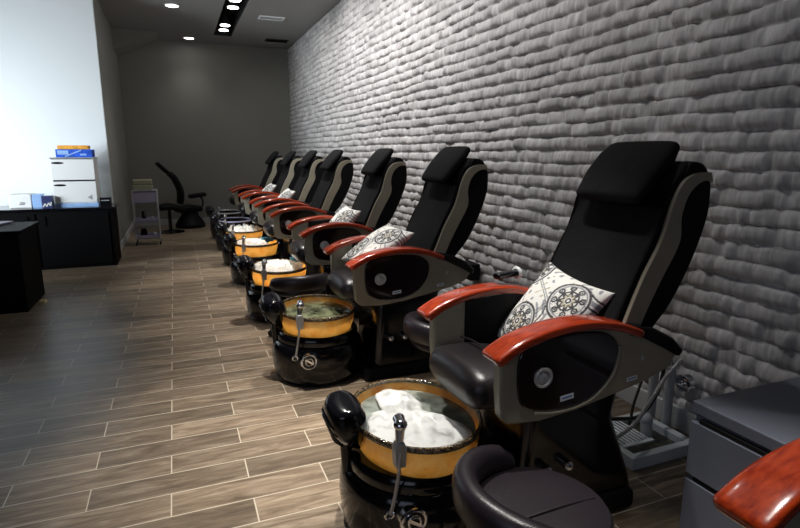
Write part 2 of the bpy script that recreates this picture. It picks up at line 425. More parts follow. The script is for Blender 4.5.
def make_chair(label):
    c = thing('pedicure_chair', label, 'chair', (1.35, 1.725, 0), 0, 'pedicure chairs along the relief wall')
    # pedestal
    bm = nb(); prism(bm, TP([(1.03, .10), (1.06, .555), (1.48, .60), (1.45, .46), (1.56, .20), (1.59, .08)]), -.20, .20)
    bs = obj('base', bm, 'black_gloss', c, bevel=.05, seg=5)
    x0, z0 = T(1.02, .0)
    bm = nb(); box(bm, (-.02, 0, .045), (.62, .46, .09)); obj('plinth', bm, 'black_matt', c, bevel=.03)
    for xx in (1.13, 1.22):
        x, z = T(xx, .33); bm = nb(); cyl(bm, (x, -.195, z), (x, -.225, z), .018); ball(bm, (x, -.228, z), .02)
        obj('valve_knob', bm, 'chrome', bs)
    # seat
    bm = nb()
    pth = [(*T(.90, .635), 0), (*T(1.0, .63), 0), (*T(1.15, .615), 0), (*T(1.30, .60), 0), (*T(1.42, .60), 0)]
    pth = [(p[0], 0, p[1]) for p in pth]
    loft(bm, pth, [.205, .222, .224, .224, .224], [.080, .082, .062, .050, .05], e=3.2, round_ends=.06)
    st = obj('seat', bm, 'leather', c)
    bm = nb(); x, z = T(1.0, .718)
    tube(bm, [(x, -.205, z - .012), (x, -.1, z + .0035), (x, .1, z + .0035), (x, .205, z - .012)], .004); obj('seam', bm, 'leather', st)
    # side shells, insets, speakers, stickers
    shell = [(.893, .80), (.893, .68), (.902, .59), (.93, .563), (1.05, .553), (1.20, .566), (1.36, .595), (1.50, .622), (1.60, .655), (1.635, .70), (1.60, .755), (1.52, .80), (1.36, .855), (1.21, .868), (1.07, .866), (.95, .84)]
    ins = [(.952, .70), (.955, .785), (.99, .825), (1.07, .842), (1.2, .845), (1.30, .828), (1.352, .775), (1.335, .69), (1.275, .625), (1.20, .594), (1.10, .588), (1.01, .602), (.965, .635)]
    inset = [(p.x, p.z) for p in smooth_path([(a, 0, b) for a, b in ins + ins[:1]], 4)[:-1]]
    for s in (-1, 1):
        bm = nb(); prism(bm, TP(shell), s * (HW - .05), s * HW)
        sh = obj('side_panel', bm, 'beige', c, bevel=.012)
        bm = nb(); prism(bm, TP(inset), s * (HW - .01), s * (HW + .010)); obj('inset_panel', bm, 'inset', sh, bevel=.007)
        lin = [(1.03, .60), (1.03, .845), (1.21, .855), (1.36, .84), (1.50, .79), (1.56, .72), (1.52, .65), (1.36, .612), (1.20, .585)]
        bm = nb(); prism(bm, TP(lin), s * (HW - .057), s * (HW - .045)); obj('inner_lining', bm, 'black_matt', sh, bevel=.003)
        # beige lip around the inset's lower edge
        lip = [(1.02, .592), (1.10, .579), (1.20, .584), (1.28, .615), (1.343, .683), (1.362, .775)]
        bm = nb(); tube(bm, [(T(*p)[0], s * (HW + .004), T(*p)[1]) for p in lip], .0075); obj('inset_lip', bm, 'beige', sh)
        x, z = T(1.042, .715)
        bm = nb(); cyl(bm, (x, s * (HW + .004), z), (x, s * (HW + .018), z), .034, n=28); torus(bm, (x, s * (HW + .018), z), .031, .006, (0, 1, 0))
        sp = obj('speaker_ring', bm, 'silver', sh)
        bm = nb(); ball(bm, (x, s * (HW + .012), z), .024, (1, .5, 1)); obj('speaker_cone', bm, 'silver', sp)
        for (px, pz, w, h) in ((1.145, .628, .056, .02), (1.43, .645, .048, .016)):
            x, z = T(px, pz); y = s * (HW + (.0105 if px < 1.3 else .001))
            r = Matrix.Rotation(-.10, 4, 'Y')
            bm = nb(); box(bm, (x, y, z), (w, .002, h), r); sk = obj('sticker', bm, 'sticker', sh, label='small white sticker with faint blue print')
            bm = nb(); box(bm, (x, y + s * .0012, z + .001), (w * .75, .001, h * .28), r); obj('sticker_print', bm, 'sticker_ink', sk)
        x, z = T(1.47, .715); bm = nb(); box(bm, (x, s * (HW + .001), z), (.012, .004, .02)); obj('screw_cover', bm, 'silver', sh, bevel=.001)
        # mahogany armrest
        bm = nb()
        ap = smooth_path([(T(*p)[0], s * (HW - .012), T(*p)[1]) for p in ((.872, .798), (.95, .838), (1.07, .866), (1.21, .872), (1.34, .848), (1.43, .815))], 5)
        n = len(ap); hw = [.056 - .010 * i / n for i in range(n)]; hh = [.019 - .003 * i / n for i in range(n)]
        loft(bm, ap, hw, hh, e=4.5, n=32, round_ends=.016)
        arm = obj('armrest', bm, 'wood', c)
        bm = nb(); prism(bm, TP([(1.40, .845), (1.50, .825), (1.60, .775), (1.66, .72), (1.64, .695), (1.57, .735), (1.47, .785), (1.40, .805)]), s * (HW - .06), s * (HW + .012))
        obj('arm_cover', bm, 'black_gloss', c, bevel=.012)
    # backrest: padded front, beige side bands, black rear shell
    F = [(1.30, .68), (1.37, .84), (1.425, .95), (1.49, 1.08), (1.555, 1.21), (1.597, 1.31), (1.63, 1.375), (1.66, 1.392)]
    SL = [(1.345, .70), (1.40, .85), (1.465, 1.0), (1.53, 1.12), (1.568, 1.245), (1.605, 1.315), (1.66, 1.348), (1.735, 1.352)]
    SR = [(1.43, .70), (1.475, .84), (1.545, .98), (1.60, 1.075), (1.619, 1.13), (1.614, 1.20), (1.632, 1.265), (1.667, 1.305), (1.710, 1.323), (1.748, 1.318)]
    B = [(1.46, .70), (1.54, .80), (1.62, .89), (1.70, 1.035), (1.75, 1.17), (1.760, 1.25), (1.752, 1.32), (1.715, 1.378), (1.655, 1.390)]
    spl = lambda P: [(p.x, p.z) for p in smooth_path([(a, 0, b) for a, b in P], 4)]
    SL, SR, B = spl(SL), spl(SR), spl(B)
    bk = None
    bm = nb(); prism(bm, TP(F + [(1.70, 1.385)] + SL[::-1][3:]), -.238, .238); bk = obj('backrest', bm, 'fabric', c, bevel=.022, seg=4)
    bm = nb(); prism(bm, TP(SL[:-10] + B[::-1]), -.248, .248); obj('back_shell', bm, 'black_matt', bk, bevel=.016, seg=4)
    for s in (-1, 1):
        bm = nb(); prism(bm, TP(SL + SR[::-1]), s * .243, s * .262); obj('side_band', bm, 'beige', bk, bevel=.006)
    bm = nb(); pp = [(T(*p)[0] - .003, 0, T(*p)[1]) for p in F[1:-1]]
    # headrest cushion strapped over the top
    bm = nb()
    ends = [T(1.510, 1.268), T(1.565, 1.335), T(1.625, 1.402), T(1.652, 1.432)]
    loft(bm, [(p[0], 0, p[1]) for p in ends], [.175, .19, .19, .178], [.030, .036, .036, .030], e=3.5, round_ends=.03)
    hr = obj('headrest', bm, 'fabric', c)
    x, z = T(1.66, 1.395)
    bm = nb(); box(bm, (x + .015, 0, z - .01), (.07, .16, .012), Matrix.Rotation(.9, 4, 'Y')); obj('headrest_strap', bm, 'fabric', hr, bevel=.004)
    return c

CY = [1.725, 3.32, 4.66, 6.20, 7.42, 8.80, 10.35]
labels_c = ['black and beige pedicure chair nearest in full view, large medallion cushion against its back',
            'black pedicure chair second from the front, printed cushion half hidden behind its red armrest',
            'black pedicure chair third from the front, printed cushion and bright red far armrest',
            'black pedicure chair fourth from the front, no cushion, its beige side band showing fully',
            'black pedicure chair fifth from the front, small white cushion, behind the cushionless one',
            'black pedicure chair sixth from the front, second last, small white cushion',
            'dark pedicure chair last in the row, closest to the grey far wall']
chair0 = make_chair(labels_c[0])
for y, lb in list(zip(CY, labels_c))[1:]: dup(chair0, (1.35, y, 0), 0, lb)
dup(chair0, (1.35, .328, 0), 0, 'pedicure chair at bottom right corner, only its orange-red armrest tip in the picture')

# ------------------------------------------------------------------ foot basins
BY = [1.81, 3.40, 4.82, 6.28, 7.42, 8.60, 9.85]; BX = .79
RX, RY = .245, .305
def make_basin(label):
    t = thing('foot_basin', label, 'foot basin', (BX, BY[0], 0), 0, 'amber bowl foot basins')
    bm = nb(); lathe(bm, [(.90, 0), (.95, .012), (1.0, .05), (1.03, .14), (1.02, .20), (.99, .235), (.95, .25), (.93, .255)], sx=.284, sy=.292); obj('base', bm, 'black_gloss', t)
    bm = nb(); lathe(bm, [(.90, .255), (.945, .262), (.955, .285), (.94, .305), (.90, .318)], sx=.276, sy=.295); obj('collar', bm, 'black_gloss', t)
    bm = nb(); lathe(bm, [(.80, .300), (.88, .32), (.95, .37), (.985, .43), (.955, .436), (.92, .37), (.84, .335), (.5, .325), (.02, .322)], sx=RX, sy=RY, n=64); b = obj('bowl', bm, 'amber', t)
    bm = nb()
    lathe(bm, [(.955, .436), (.955, .447), (.975, .452), (1.0, .450), (1.012, .441), (1.0, .430), (.97, .430), (.955, .436)], sx=RX, sy=RY, n=72, cap=False); obj('rim', bm, 'rim', b)
    # foot pad at the aisle side
    bm = nb()
    R = Matrix.Rotation(-.35, 4, 'Y') @ Matrix.Rotation(.25, 4, 'X')
    pc = Vector((-.262, .0, .452))
    loft(bm, [pc + R @ Vector((.012, 0, -.10)), pc + R @ Vector((0, 0, -.05)), pc + R @ Vector((-.006, 0, .0)), pc + R @ Vector((-.006, 0, .05)), pc + R @ Vector((0, 0, .072))],
         [.048, .078, .100, .100, .082], [.040, .058, .070, .070, .060], side=R @ Vector((0, 1, 0)), e=2.6, round_ends=.026)
    p = obj('foot_pad', bm, 'black_gloss', t)
    for k in range(4):
        zz = -.045 + .033 * k; w = [.050, .062, .066, .060][k]
        bm = nb(); tube(bm, [pc + R @ Vector((-.060 - .004 * (k > 0), -w, zz)), pc + R @ Vector((-.074, -w * .4, zz + .004)), pc + R @ Vector((-.074, w * .4, zz + .004)), pc + R @ Vector((-.060 - .004 * (k > 0), w, zz))], .006, n=8)
        obj('pad_rib', bm, 'black_gloss', p)
    bm = nb(); cyl(bm, (-.262, .02, .20), (-.27, .02, .38), .022); obj('pad_stem', bm, 'black_gloss', p)
    # hand shower in its holder at the front rim
    fx, fy = -.160, -.236
    bm = nb(); prism(bm, [(fx - .018, .385), (fx - .022, .455), (fx - .012, .475), (fx + .012, .475), (fx + .022, .455), (fx + .018, .385)], fy - .030, fy + .006); obj('shower_holder', bm, 'silver', t, bevel=.004)
    bm = nb(); cyl(bm, (fx, fy - .012, .445), (fx + .006, fy - .004, .515), .013, .018); ball(bm, (fx + .008, fy - .002, .527), .024, (1, 1, .9)); cyl(bm, (fx + .008, fy - .002, .53), (fx + .014, fy + .03, .535), .019, .021)
    h = obj('hand_shower', bm, 'chrome', t)
    bm = nb(); tube(bm, [(fx, fy - .02, .45), (fx - .008, fy - .034, .40), (fx - .018, fy - .036, .33), (fx - .028, fy - .028, .26), (fx - .034, fy - .018, .215)], .0065); obj('shower_hose', bm, 'hose', h)
    bm = nb(); torus(bm, (fx - .036, fy - .010, .205), .015, .005, (0, 1, .1)); obj('hose_ring', bm, 'chrome', h)
    # dial on the base
    dx = -.12; y = -.278
    bm = nb(); cyl(bm, (dx, y + .06, .185), (dx, y - .004, .185), .050, n=28); torus(bm, (dx, y - .004, .185), .044, .008, (0, 1, 0)); d = obj('dial', bm, 'chrome', t)
    bm = nb(); cyl(bm, (dx, y - .002, .185), (dx, y - .008, .185), .036, n=24); obj('dial_face', bm, 'black_gloss', d)
    bm = nb(); torus(bm, (dx, y - .010, .185), .022, .005, (0, 1, 0)); box(bm, (dx, y - .011, .185), (.06, .007, .011), Matrix.Rotation(.6, 4, 'Y')); obj('dial_handle', bm, 'chrome', d)
    return t
labels_b = ['amber foot basin nearest the camera, white foam in water, black pad at left',
            'amber foot basin second from the front, filled with dark greenish water',
            'amber foot basin third from the front, covered by a white liner',
            'amber foot basin fourth from the front, white liner with teal plastic at its right',
            'yellow lit foot basin fifth from the front, white liner heaped on it',
            'dark empty foot basin with pale lilac rim, sixth from the front',
            'dark foot basin last in the row, farthest from the camera']
basin0 = make_basin(labels_b[0])
def recolour(o, mat):
    o.data = o.data.copy(); o.data.materials.clear(); o.data.materials.append(M[mat])
for i, (y, lb) in list(enumerate(zip(BY, labels_b)))[1:]:
    b = dup(basin0, (BX, y, 0), 0, lb)
    if i >= 5:                          # the two dark basins at the far end
        for o in b.children_recursive:
            if o.name.startswith('bowl'): recolour(o, 'black_gloss')
            if o.name.startswith('rim'): recolour(o, 'lilac' if i == 5 else 'silver')

def water(y, mat, label):
    bm = nb(); lathe(bm, [(.86, .385), (.915, .405), (.5, .406), (.01, .406)], c=(BX, y, 0), sx=RX, sy=RY, n=48)
    tag(obj('water', bm, mat), label, 'water', kind='stuff')
water(BY[0], 'clear_water', 'clear grey water at the right side of the nearest foot basin')
water(BY[1], 'green_dark', 'dark greenish water filling the second foot basin')

def liner(y, label, outline, zc, amp, seed, name='foam_liner', mat='liner', dy=0, fr=9.):
    """crumpled white sheet; outline = radius multiplier by angle (fraction of the bowl)"""
    g = np.random.default_rng(seed); ph = g.uniform(0, 6.28, 12); fx = g.uniform(.6, 1.7, 12) * fr
    def hgt(x, yy):
        h = 0
        for i in range(6): h += math.sin(x * fx[i] * 2 + ph[i] + 1.5 * math.sin(yy * fx[i + 6] + ph[i + 6])) / (1.3 + .5 * i)
        return h
    bm = nb(); n = 56; m = 16; rings = []
    for j in range(1, m + 1):
        ring = []
        for i in range(n):
            a = 2 * PI * i / n; k = outline(a) * j / m
            x = RX * k * math.cos(a); yy = RY * k * math.sin(a)
            e = 1 - (j / m) ** 6
            rr = k
            z = zc + amp * hgt(x * 6, yy * 6) * e * .35 + .012 * e
            ring.append(bm.verts.new((BX + x, y + yy + dy, z)))
        rings.append(ring)
    c = bm.verts.new((BX, y + dy, zc + .012))
    for i in range(n): bm.faces.new((c, rings[0][i], rings[0][(i + 1) % n]))
    for a, b in zip(rings, rings[1:]):
        for i in range(n): bm.faces.new((a[i], b[i], b[(i + 1) % n], a[(i + 1) % n]))
    o = obj(name, bm, mat, angle=180)
    s = o.modifiers.new('thick', 'SOLIDIFY'); s.thickness = .006; s.offset = 1
    return tag(o, label, 'liner', 'white liners in the basins')
def lobe(a, pts):
    A = [p[0] for p in pts]; return float(np.interp(math.degrees(a) % 360, A, [p[1] for p in pts]))
liner(BY[0], 'white foam covering the left and middle of the nearest foot basin', lambda a: lobe(a, [(0, .22), (30, .25), (55, .45), (75, .82), (95, .90), (112, .78), (140, .50), (165, .66), (190, .86), (225, .88), (255, .82), (280, .86), (312, .88), (335, .50), (360, .22)]) + .035 * math.sin(7 * a + 1) + .02 * math.sin(17 * a), .414, .02, 3, fr=6)
liner(BY[2], 'white liner covering the third foot basin from the front', lambda a: .90 + .03 * math.sin(5 * a), .440, .045, 5)
liner(BY[3], 'white liner in the fourth foot basin, teal plastic beside it', lambda a: lobe(a, [(0, .3), (40, .6), (90, .88), (250, .88), (320, .7), (360, .3)]), .440, .035, 8)
liner(BY[4], 'white liner heaped on the fifth, yellow lit foot basin', lambda a: .90 + .04 * math.sin(3 * a + 1), .446, .08, 13)
for yy, lb, sd in ((BY[3], 'teal plastic sheet at the right side of the fourth foot basin', 2), (BY[2], 'small pale teal plastic fold at the right edge of the third foot basin', 4)):
    k = 1 if yy == BY[3] else .55
    bm = nb(); pts = [(.10, -.16), (.20, -.06), (.215, .08), (.17, .2), (.08, .24), (.06, .1)]
    P = [(BX + x * k + (.09 if k < 1 else 0), yy + y * k + (.03 if k < 1 else 0)) for x, y in pts]
    slab(bm, P, .455 + (.022 if k < 1 else 0), .463 + (.024 if k < 1 else 0))
    tag(obj('plastic_sheet', bm, 'teal', bevel=.003), lb, 'plastic sheet')

# ------------------------------------------------------------------ printed cushions
def print_colour(u, v):
    cream = np.array((.84, .83, .79)); dark = np.array((.055, .055, .06)); grey = np.array((.30, .31, .34)); tan = np.array((.50, .45, .33))
    c = cream
    def line(d, w): return abs(d) < w
    hit = False
    for (cx, cy, R) in ((-.36, -.46, .44), (.44, .42, .44), (-.95, .75, .36), (.95, -.75, .36)):
        dx, dy = u - cx, v - cy; r = math.hypot(dx, dy); a = math.atan2(dy, dx)
        if r < R + .03:
            hit = True
            if line(r - R, .026): c = dark
            elif line(r - R + .06, .016): c = grey
            elif line(r - R * .50, .02): c = dark
            elif r < R * .16: c = dark if r > R * .07 else cream
            elif r < R * .46 and r > R * .2:
                p = abs(math.sin(4 * a)); rr = R * (.24 + .19 * p)
                c = dark if line(r - rr, .03) else (tan if r < rr else cream)
            elif r > R * .54 and r < R * .86:
                k = (a / (2 * PI) * 8) % 1; ddx = (k - .5) * 2 * PI * R * .7 / 8; ddy = r - R * .7; q = math.hypot(ddx, ddy)
                c = dark if line(q - R * .12, .02) or q < R * .05 else (grey if line(math.sin(a * 16 + r * 40), .22) else cream)
            break
    if not hit:
        d = v - u * .9 - .33 * math.sin(u * 4.2)
        d2 = v + u * 1.1 - .25 * math.sin(v * 5 + 1)
        if line(d, .045): c = grey
        elif line(d - .10, .02) or line(d + .10, .02): c = dark
        elif line(d2 - .05, .030): c = grey
        elif line(d2 + .06, .02): c = dark
        else:
            q = math.sin(u * 15 + 2 * math.sin(v * 9)) * math.sin(v * 15 + 2 * math.sin(u * 8))
            c = grey if q > .72 else (tan if q < -.86 else cream)
    return c

def make_pillow_mesh():
    n = 150; s = .205; th = .062
    u = np.linspace(-1, 1, n)
    verts = []; cols = []; idx = {}
    for side in (1, -1):
        for i in range(n):
            for j in range(n):
                edge = i in (0, n - 1) or j in (0, n - 1)
                if edge and side == -1: idx[(side, i, j)] = idx[(1, i, j)]; continue
                U, V = u[i], u[j]
                x = U * s * (1 - .10 * (1 - V * V) ** 1.0 * abs(U) ** 2); y = V * s * (1 - .10 * (1 - U * U) * abs(V) ** 2)
                h = th * ((1 - U ** 2) * (1 - V ** 2)) ** .42 + .002 * math.sin(9 * U + 3 * V) * (1 - U * U) * (1 - V * V)
                idx[(side, i, j)] = len(verts); verts.append((x, y, side * h)); cols.append((*print_colour(U, V), 1))
    faces = []
    for side in (1, -1):
        for i in range(n - 1):
            for j in range(n - 1):
                f = [idx[(side, i, j)], idx[(side, i + 1, j)], idx[(side, i + 1, j + 1)], idx[(side, i, j + 1)]]
                faces.append(f if side == 1 else f[::-1])
    me = bpy.data.meshes.new('cushion'); me.from_pydata(verts, [], faces); me.update()
    at = me.color_attributes.new('Print', 'FLOAT_COLOR', 'POINT'); at.data.foreach_set('color', np.array(cols, dtype=np.float32).ravel())
    me.polygons.foreach_set('use_smooth', [True] * len(me.polygons)); me.materials.append(M['print'])
    return me
PM = make_pillow_mesh()
def pillow(chair_y, A, B, Cc, label, fwd=.03):
    """A, B, Cc: three corners (low far, high far, high near) relative to the chair centre"""
    A, B, Cc = map(Vector, (A, B, Cc)); v = (B - A).normalized(); u = (Cc - B); u = (u - v * u.dot(v)).normalized(); w = u.cross(v)
    ctr = (A + Cc) / 2 - Vector((.6, 0, -.35)) * fwd
    if w.x > 0: w = -w; u = -u
    o = bpy.data.objects.new('cushion', PM); COL.objects.link(o)
    m = Matrix((u, v, w)).transposed().to_4x4(); m.translation = ctr + Vector((0, chair_y, 0)); o.matrix_world = m
    return tag(o, label, 'cushion', 'printed cushions on the chairs')
a1 = (1.262, .272, .617); b1 = (1.522, .228, .944); c1 = (1.509, -.19, .900)
pillow(CY[0], a1, b1, c1, 'cream cushion with black and grey medallions on the nearest pedicure chair')
pillow(CY[1], (1.04, .19, .725), (1.36, .20, .93), (1.35, -.20, .905), 'printed cream cushion on the second pedicure chair, half hidden by its red armrest')
pillow(CY[2], (1.20, .21, .655), (1.46, .20, .955), (1.45, -.21, .915), 'printed cream cushion on the third pedicure chair from the front')
pillow(CY[4], (1.20, .21, .655), (1.46, .20, .955), (1.45, -.21, .915), 'small white printed cushion on the fifth pedicure chair from the front')
pillow(CY[5], (1.19, .21, .660), (1.45, .20, .958), (1.44, -.21, .925), 'white printed cushion on the second last pedicure chair in the row')

# ------------------------------------------------------------------ pedicurist stools
def make_stool(label):
    t = thing('pedicure_stool', label, 'stool', (0, 0, 0), 0, 'low leather stools between the basins')
    bm = nb(); lathe(bm, [(.10, .375), (.185, .378), (.205, .395), (.207, .42), (.197, .436), (.15, .445), (.08, .447), (.01, .447)], n=48)
    s = obj('seat', bm, 'stool_leather', t)
    bm = nb(); tube(bm, [(-.16, -.055, .4435), (-.06, -.05, .449), (.06, -.045, .449), (.17, -.04, .442)], .004, n=8); obj('seam', bm, 'stool_leather', s)
    # low padded roll that wraps one side
    bm = nb(); P = []; hw = []; hh = []
    K = 22
    for k in range(K + 1):
        a = math.radians(80 + 175 * k / K); f = math.sin(PI * k / K) ** .45
        P.append((.205 * math.cos(a), .205 * math.sin(a), .455 + .030 * f)); hw.append(.030 + .030 * f); hh.append(.024 + .014 * f)
    loft(bm, P, hw, hh, side=(0, 0, 1), e=2.4, n=20, round_ends=.02); obj('back_roll', bm, 'stool_leather', t)
    bm = nb(); cyl(bm, (0, 0, .09), (0, 0, .38), .022); cyl(bm, (0, 0, .09), (0, 0, .22), .032); obj('column', bm, 'black_gloss', t)
    for k in range(5):
        a = 2 * PI * k / 5 + .63; bm = nb()
        loft(bm, [(.02 * math.cos(a), .02 * math.sin(a), .095), (.24 * math.cos(a), .24 * math.sin(a), .07)], [.022, .014], [.016, .011], side=(-math.sin(a), math.cos(a), 0), e=3, n=14)
        l = obj('leg', bm, 'black_gloss', t)
        bm = nb(); x, y = .245 * math.cos(a), .245 * math.sin(a)
        cyl(bm, (x, y, .075), (x, y, .04), .008, n=10)
        cyl(bm, (x - .012 * math.sin(a), y + .012 * math.cos(a), .026), (x + .012 * math.sin(a), y - .012 * math.cos(a), .026), .026, n=16); obj('caster', bm, 'rubber', l)
    return t
st = make_stool('dark brown leather stool in the foreground beside the nearest foot basin')
st.location = (.885, 1.15, 0)
dup(st, (1.34, 2.62, 0), 0.3, 'dark leather stool between first and second pedicure chairs, mostly hidden by red armrest')
dup(st, (.82, 4.10, 0), 1.9, 'dark leather stool between the second and third foot basins')

# ------------------------------------------------------------------ grey drawer cabinet
cab = thing('drawer_cabinet', 'grey metal drawer cabinet at bottom right against the relief wall', 'cabinet', (1.67, 1.305, 0))
bm = nb(); box(bm, (.325, -.235, .255), (.64, .46, .49)); obj('body', bm, 'grey_cab', cab, bevel=.004)
bm = nb(); box(bm, (.322, -.235, .527), (.66, .48, .046)); obj('top', bm, 'grey_cab', cab, bevel=.006)
for z0, z1 in ((.275, .478), (.03, .255)):
    bm = nb(); box(bm, (-.006, -.235, (z0 + z1) / 2), (.026, .46, z1 - z0)); d = obj('drawer', bm, 'grey_cab', cab, bevel=.004)
    bm = nb(); box(bm, (-.004, -.235, z1 + .009), (.02, .40, .012)); obj('drawer_gap_shade', bm, 'gap_shade', d)  # black bar painting the shade in the gap above each drawer

# ------------------------------------------------------------------ plumbing behind the first chair
dr = thing('drain_box', 'white floor drain box with grille behind the nearest chair', 'drain box', (2.03, 1.88, 0))
bm = nb()
for c_, s_ in (((0, -.155, .03), (.40, .04, .06)), ((0, .155, .03), (.40, .04, .06)), ((-.18, 0, .03), (.04, .28, .06)), ((.18, 0, .03), (.04, .28, .06))): box(bm, c_, s_)
obj('frame', bm, 'tray_white', dr, bevel=.004)
bm = nb(); box(bm, (0, 0, .012), (.33, .28, .02)); obj('pit', bm, 'murk', dr)
bm = nb()
for k in range(8): box(bm, (-.15 + .022 * k, .03, .062), (.011, .22, .006))
box(bm, (-.075, .138, .062), (.19, .02, .008)); box(bm, (-.075, -.075, .062), (.19, .02, .008)); obj('grille', bm, 'tray_white', dr, bevel=.001)
bm = nb(); cyl(bm, (.06, .0, .02), (.07, .02, .11), .028); cyl(bm, (.07, .02, .09), (.12, .06, .10), .022); ball(bm, (.07, .02, .11), .032); obj('drain_elbow', bm, 'pvc', dr)
for k, (yy, zz, lb) in enumerate(((2.03, .36, 'pale water supply pipe with chrome valve, farther of the two at the wall'), (1.93, .345, 'pale water supply pipe with chrome valve, nearer of the two at the wall'))):
    t = thing('supply_pipe', lb, 'pipe', (2.27, yy, 0), 0, 'water pipes behind the nearest chair')
    bm = nb(); cyl(bm, (0, 0, 0.0), (0, 0, zz), .024); obj('pipe', bm, 'pvc', t)
    bm = nb(); cyl(bm, (0, 0, zz - .01), (0, 0, zz + .03), .02); cyl(bm, (0, 0, zz + .015), (-.05, 0, zz + .015), .012); ball(bm, (0, 0, zz + .04), .02, (1.3, 1, .7)); obj('valve', bm, 'chrome', t)
bm = nb(); P = (2.343, 1.885, .275); cyl(bm, P, (2.31, 1.885, .275), .045, n=24); torus(bm, (2.31, 1.885, .275), .036, .01, (1, 0, 0)); ball(bm, (2.305, 1.885, .275), .02)
w = obj('wall_flange', bm, 'chrome'); tag(w, 'round chrome flange on the wall beside the grey cabinet', 'flange')
hz = [([(2.22, 1.93, .36), (2.16, 1.90, .25), (2.02, 1.86, .17), (1.85, 1.82, .20), (1.60, 1.80, .26)], 'rubber', 'black hose looping from the nearer water valve toward the chair', .009),
      ([(2.22, 2.03, .375), (2.15, 2.0, .26), (2.08, 1.97, .16), (2.05, 1.95, .10), (2.04, 1.95, .072)], 'rubber', 'thin black hose dropping from the farther water valve to the drain grille', .007),
      ([(2.25, 1.86, .42), (2.12, 1.83, .36), (1.98, 1.79, .26), (1.84, 1.75, .19), (1.62, 1.72, .15)], 'hose', 'silver hose running down to the base of the nearest chair', .009)]
for pts, mt, lb, r in hz:
    bm = nb(); tube(bm, pts, r); tag(obj('hose', bm, mt), lb, 'hose')
bx = thing('junction_box', 'black box on the relief wall behind the second pedicure chair', 'box', (2.30, 4.08, .36))
bm = nb(); box(bm, (0, 0, .07), (.09, .20, .14)); obj('body', bm, 'black_matt', bx, bevel=.006)
bm = nb(); cyl(bm, (-.05, -.05, .07), (-.06, -.05, .07), .016); obj('knob', bm, 'silver', bx)
# remote on the far armrest
rm = thing('remote_control', 'dark remote with pale end resting on far armrest of the nearest chair', 'remote control', (1.33, 2.015, .895), .25)
bm = nb(); loft(bm, [(-.07, 0, -.0), (0, 0, .002), (.06, 0, 0)], [.022, .022, .02], [.014, .014, .014], e=3, round_ends=.008); obj('handset', bm, 'black_gloss', rm)
bm = nb(); torus(bm, (.055, 0, 0.0), .02, .009, (1, 0, 0)); obj('clip', bm, 'white', rm)

# ------------------------------------------------------------------ black counter and what stands on it
ct = thing('counter', 'long black counter along the white wall at the left', 'counter', (-.775, 7.86, 0))
bm = nb(); box(bm, (-1.6, .32, .365), (3.2, .64, .73)); obj('body', bm, 'black_lam', ct, bevel=.004)
bm = nb(); box(bm, (-1.59, .31, .745), (3.24, .68, .03)); obj('worktop', bm, 'black_gloss', ct, bevel=.004)
for k in range(4):
    bm = nb(); box(bm, (-.42 - .8 * k, -.008, .37), (.76, .016, .66)); d = obj('door', bm, 'black_lam', ct, bevel=.003)
    bm = nb(); cyl(bm, (-.74 - .8 * k + (.62 if k % 2 else 0), -.03, .55), (-.74 - .8 * k + (.62 if k % 2 else 0), -.03, .67), .006); obj('handle', bm, 'black_gloss', d)
CTZ = .76
fc = thing('file_cabinet', 'white two-drawer file box standing on the black counter', 'cabinet', (-1.175, 8.20, CTZ))
bm = nb(); box(bm, (0, 0.01, .305), (.475, .38, .59)); obj('body', bm, 'white', fc, bevel=.006)
bm = nb(); box(bm, (0, -.183, .327), (.46, .006, .020)); obj('gap_shade_strip', bm, 'gap_shade', fc)  # dark strip standing in for the shade between the two drawers
bm = nb(); box(bm, (0, -.183, .597), (.46, .006, .012)); obj('gap_shade_strip', bm, 'gap_shade', fc)  # dark strip standing in for the shade under the lid
bm = nb(); box(bm, (0, 0, .606), (.495, .41, .014)); obj('lid', bm, 'silver', fc, bevel=.003)
for z0, z1 in ((.336, .590), (.055, .317)):
    bm = nb(); box(bm, (0, -.188, (z0 + z1) / 2), (.475, .024, z1 - z0)); d = obj('drawer', bm, 'white', fc, bevel=.005)
    bm = nb(); ball(bm, (-.16, -.20, z1 - .045), .07, (1, .12, .20)); obj('handle', bm, 'black_gloss', d)
bm = nb(); box(bm, (0, 0, .022), (.49, .40, .044)); obj('tray_base', bm, 'pale_blue', fc, bevel=.004)
bm = nb(); bmesh.ops.create_cone(bm, cap_ends=True, segments=3, radius1=.035, radius2=.035, depth=.004, matrix=Matrix.Translation((.16, -.202, .115)) @ Matrix.Rotation(PI / 2, 4, 'X') @ Matrix.Rotation(PI / 2, 4, 'Z')); obj('emblem', bm, 'silver', fc, label='small grey triangular mark')
FZ = CTZ + .613
cn = thing('carton', 'blue carton lying on top of the white file box', 'box', (-1.15, 8.19, FZ))
bm = nb(); box(bm, (0, 0, .051), (.40, .28, .098)); obj('body', bm, 'blue', cn, bevel=.004)
bm = nb(); box(bm, (-.12, -.141, .06), (.12, .003, .05)); box(bm, (.10, -.141, .035), (.07, .003, .022)); box(bm, (-.01, -.1415, .05), (.20, .003, .014), Matrix.Rotation(-.4, 4, 'Y')); obj('printed_panel', bm, 'pale_blue', cn, label='pale blue printed patches')
bm = nb(); box(bm, (-1.16, 8.18, FZ + .125), (.34, .22, .045)); tag(obj('booklet_stack', bm, 'yellow', bevel=.004), 'flat orange-yellow packet on top of the blue carton', 'packet')
pr = thing('printer', 'small white printer with oval mark on the black counter', 'printer', (-1.775, 8.14, CTZ))
bm = nb(); box(bm, (0, 0, .085), (.24, .28, .17)); obj('body', bm, 'white', pr, bevel=.015)
bm = nb(); ball(bm, (.01, -.14, .06), .04, (1, .1, .5)); obj('mark', bm, 'silver', pr)
